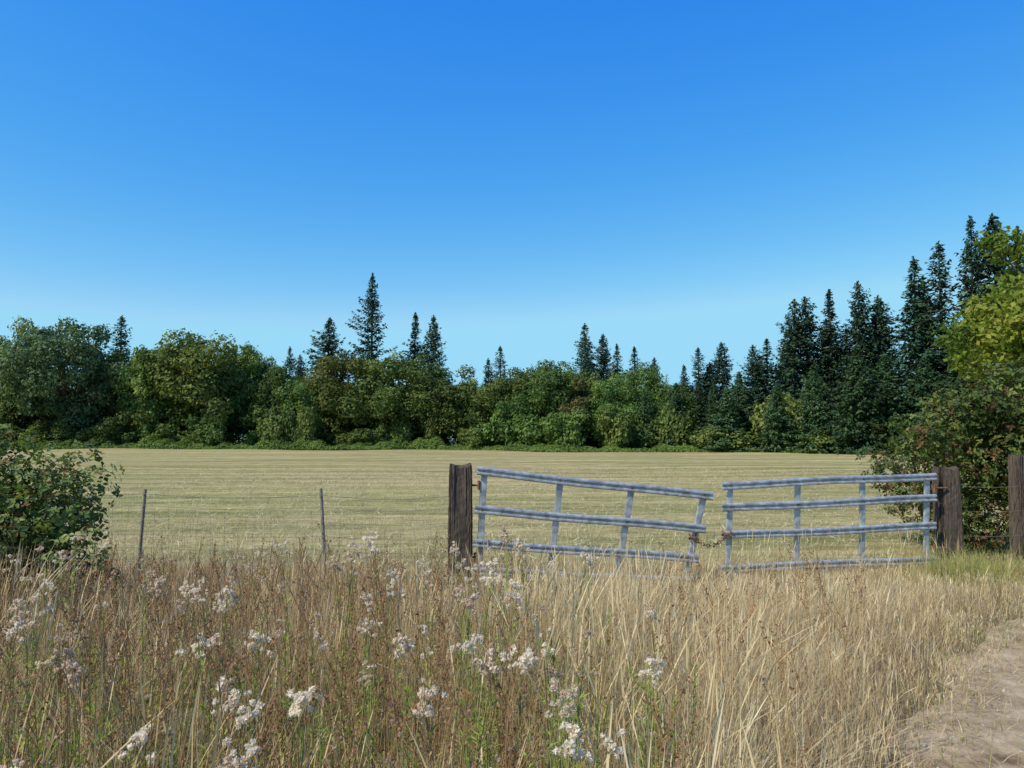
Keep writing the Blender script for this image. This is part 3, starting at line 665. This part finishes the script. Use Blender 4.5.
for C0,rr in ((A,0.05),(B,0.05)):
    th=np.linspace(0,2*np.pi,14); tube(acc,C0+np.stack([np.cos(th)*rr,np.sin(th)*rr*1.2+0.02,0.02*np.sin(2*th)],1),0.008,5,0.5,0)
    th=th+0.3; tube(acc,C0+np.stack([np.cos(th)*rr,np.sin(th)*rr*1.2+0.02,0.03+0.02*np.cos(2*th)],1),0.008,5,0.5,0)
obj('rusty_chain',acc.mesh('chain',[M_rust2],True))

# ------------------------------------------------------------------ wire fence on the left
fe=empty('wire_fence',(0,0,0))
def stake(x,y,h,lx,ly):
    acc=Acc(); tube(acc,[(x,y,-0.1),(x+lx*0.5,y+ly*0.5,h*0.5),(x+lx,y+ly,h)],[0.022,0.020,0.017],7,0.5,0); obj('stake',acc.mesh('stake',[M_grey],True),(0,0,0),fe)
FP=[(-0.68,8.42,0,0),(-2.05,8.6,-0.07,0),(-4.22,8.8,0.06,0),(-6.5,9.0,0,0),(-9.5,9.2,0,0)]
stake(-2.05,8.6,1.04,-0.07,0); stake(-4.22,8.8,1.02,0.06,0); stake(-6.5,9,1.05,0,0); stake(-9.5,9.2,1.05,0,0)
acc=Acc()
hs=[0.12,0.24,0.37,0.52,0.68,0.84,0.97]
for h in hs:
    for (a,b) in zip(FP[:-1],FP[1:]):
        t=np.linspace(0,1,9); f=h/1.04
        ax=a[0]+a[2]*f; bx_=b[0]+b[2]*f
        P=np.stack([ax+(bx_-ax)*t, a[1]+(b[1]-a[1])*t-0.028, h-0.05*np.sin(np.pi*t)*(0.4+h)*0.6],1)
        tube(acc,P,0.0022 if h<0.9 else 0.003,4,0.5,0)
for xx in np.arange(-9.3,-0.8,0.165):
    yy=fence_y(np.array([xx]))[0]-0.028; tube(acc,[(xx,yy,0.08),(xx+R.normal()*0.01,yy,0.5),(xx+R.normal()*0.015,yy,0.80)],0.0014,3,0.5,0)
obj('wire_mesh',acc.mesh('wire_mesh',[M_wire]),(0,0,0),fe)
acc=Acc()
for h in (0.4,0.7,1.0): tube(acc,[(5.52,9.55,h),(5.95,9.58,h-0.015),(6.3,9.62,h)],0.0028,4,0.5,0)
obj('fence_wire',acc.mesh('fence_wire',[M_wire]))

# ------------------------------------------------------------------ light, sky, camera
el=math.radians(47); ax,ay=-0.84,-0.54; hl=math.hypot(ax,ay); ax/=hl; ay/=hl
w=bpy.data.worlds.new('World'); S.world=w; w.use_nodes=True
nd=w.node_tree.nodes; lk=w.node_tree.links
bg=nd['Background']; sky=nd.new('ShaderNodeTexSky'); sky.sky_type='NISHITA'; sky.sun_disc=False
sky.sun_elevation=el; sky.sun_rotation=math.atan2(ax,ay)%(2*math.pi); sky.altitude=0; sky.air_density=1.0; sky.dust_density=0.2; sky.ozone_density=3.0
hs_=nd.new('ShaderNodeHueSaturation'); hs_.inputs['Saturation'].default_value=1.15
lk.new(sky.outputs[0],hs_.inputs['Color'])
sp=nd.new('ShaderNodeSeparateColor'); lk.new(hs_.outputs[0],sp.inputs[0]); cb=nd.new('ShaderNodeCombineColor')
# deep-blue camera-like rendition of the clear sky (per-channel response), then background strength 0.13
for ch,(pw,kk,mxv) in enumerate(((1.85,3.2,0.33),(0.98,1.26,0.70),(0.22,0.99,0.94))):
    a=nd.new('ShaderNodeMath'); a.operation='MULTIPLY'; a.inputs[1].default_value=0.13; lk.new(sp.outputs[ch],a.inputs[0])
    b=nd.new('ShaderNodeMath'); b.operation='POWER'; b.inputs[1].default_value=pw; lk.new(a.outputs[0],b.inputs[0])
    c=nd.new('ShaderNodeMath'); c.operation='MULTIPLY'; c.inputs[1].default_value=kk; lk.new(b.outputs[0],c.inputs[0])
    d=nd.new('ShaderNodeMath'); d.operation='MINIMUM'; d.inputs[1].default_value=mxv; lk.new(c.outputs[0],d.inputs[0])
    f=nd.new('ShaderNodeMath'); f.operation='DIVIDE'; f.inputs[1].default_value=0.13; lk.new(d.outputs[0],f.inputs[0])
    lk.new(f.outputs[0],cb.inputs[ch])
lk.new(cb.outputs[0],bg.inputs[0]); bg.inputs[1].default_value=0.13
sl=bpy.data.lights.new('sun','SUN'); sl.energy=5.0; sl.angle=math.radians(0.5); sl.color=(1,0.93,0.80)
so=bpy.data.objects.new('sun',sl); COL.objects.link(so)
dv=Vector((-ax*math.cos(el),-ay*math.cos(el),-math.sin(el))); so.rotation_euler=dv.to_track_quat('-Z','Y').to_euler()
cam=bpy.data.cameras.new('camera'); co=bpy.data.objects.new('camera',cam); COL.objects.link(co)
cam.sensor_width=36; cam.lens=770/1024*36; cam.clip_start=0.05; cam.clip_end=4000
co.location=(0,0,1.6); co.rotation_euler=(math.radians(90+4),0,0)
S.camera=co
S.view_settings.view_transform='Standard'; S.view_settings.look='None'; S.view_settings.exposure=0
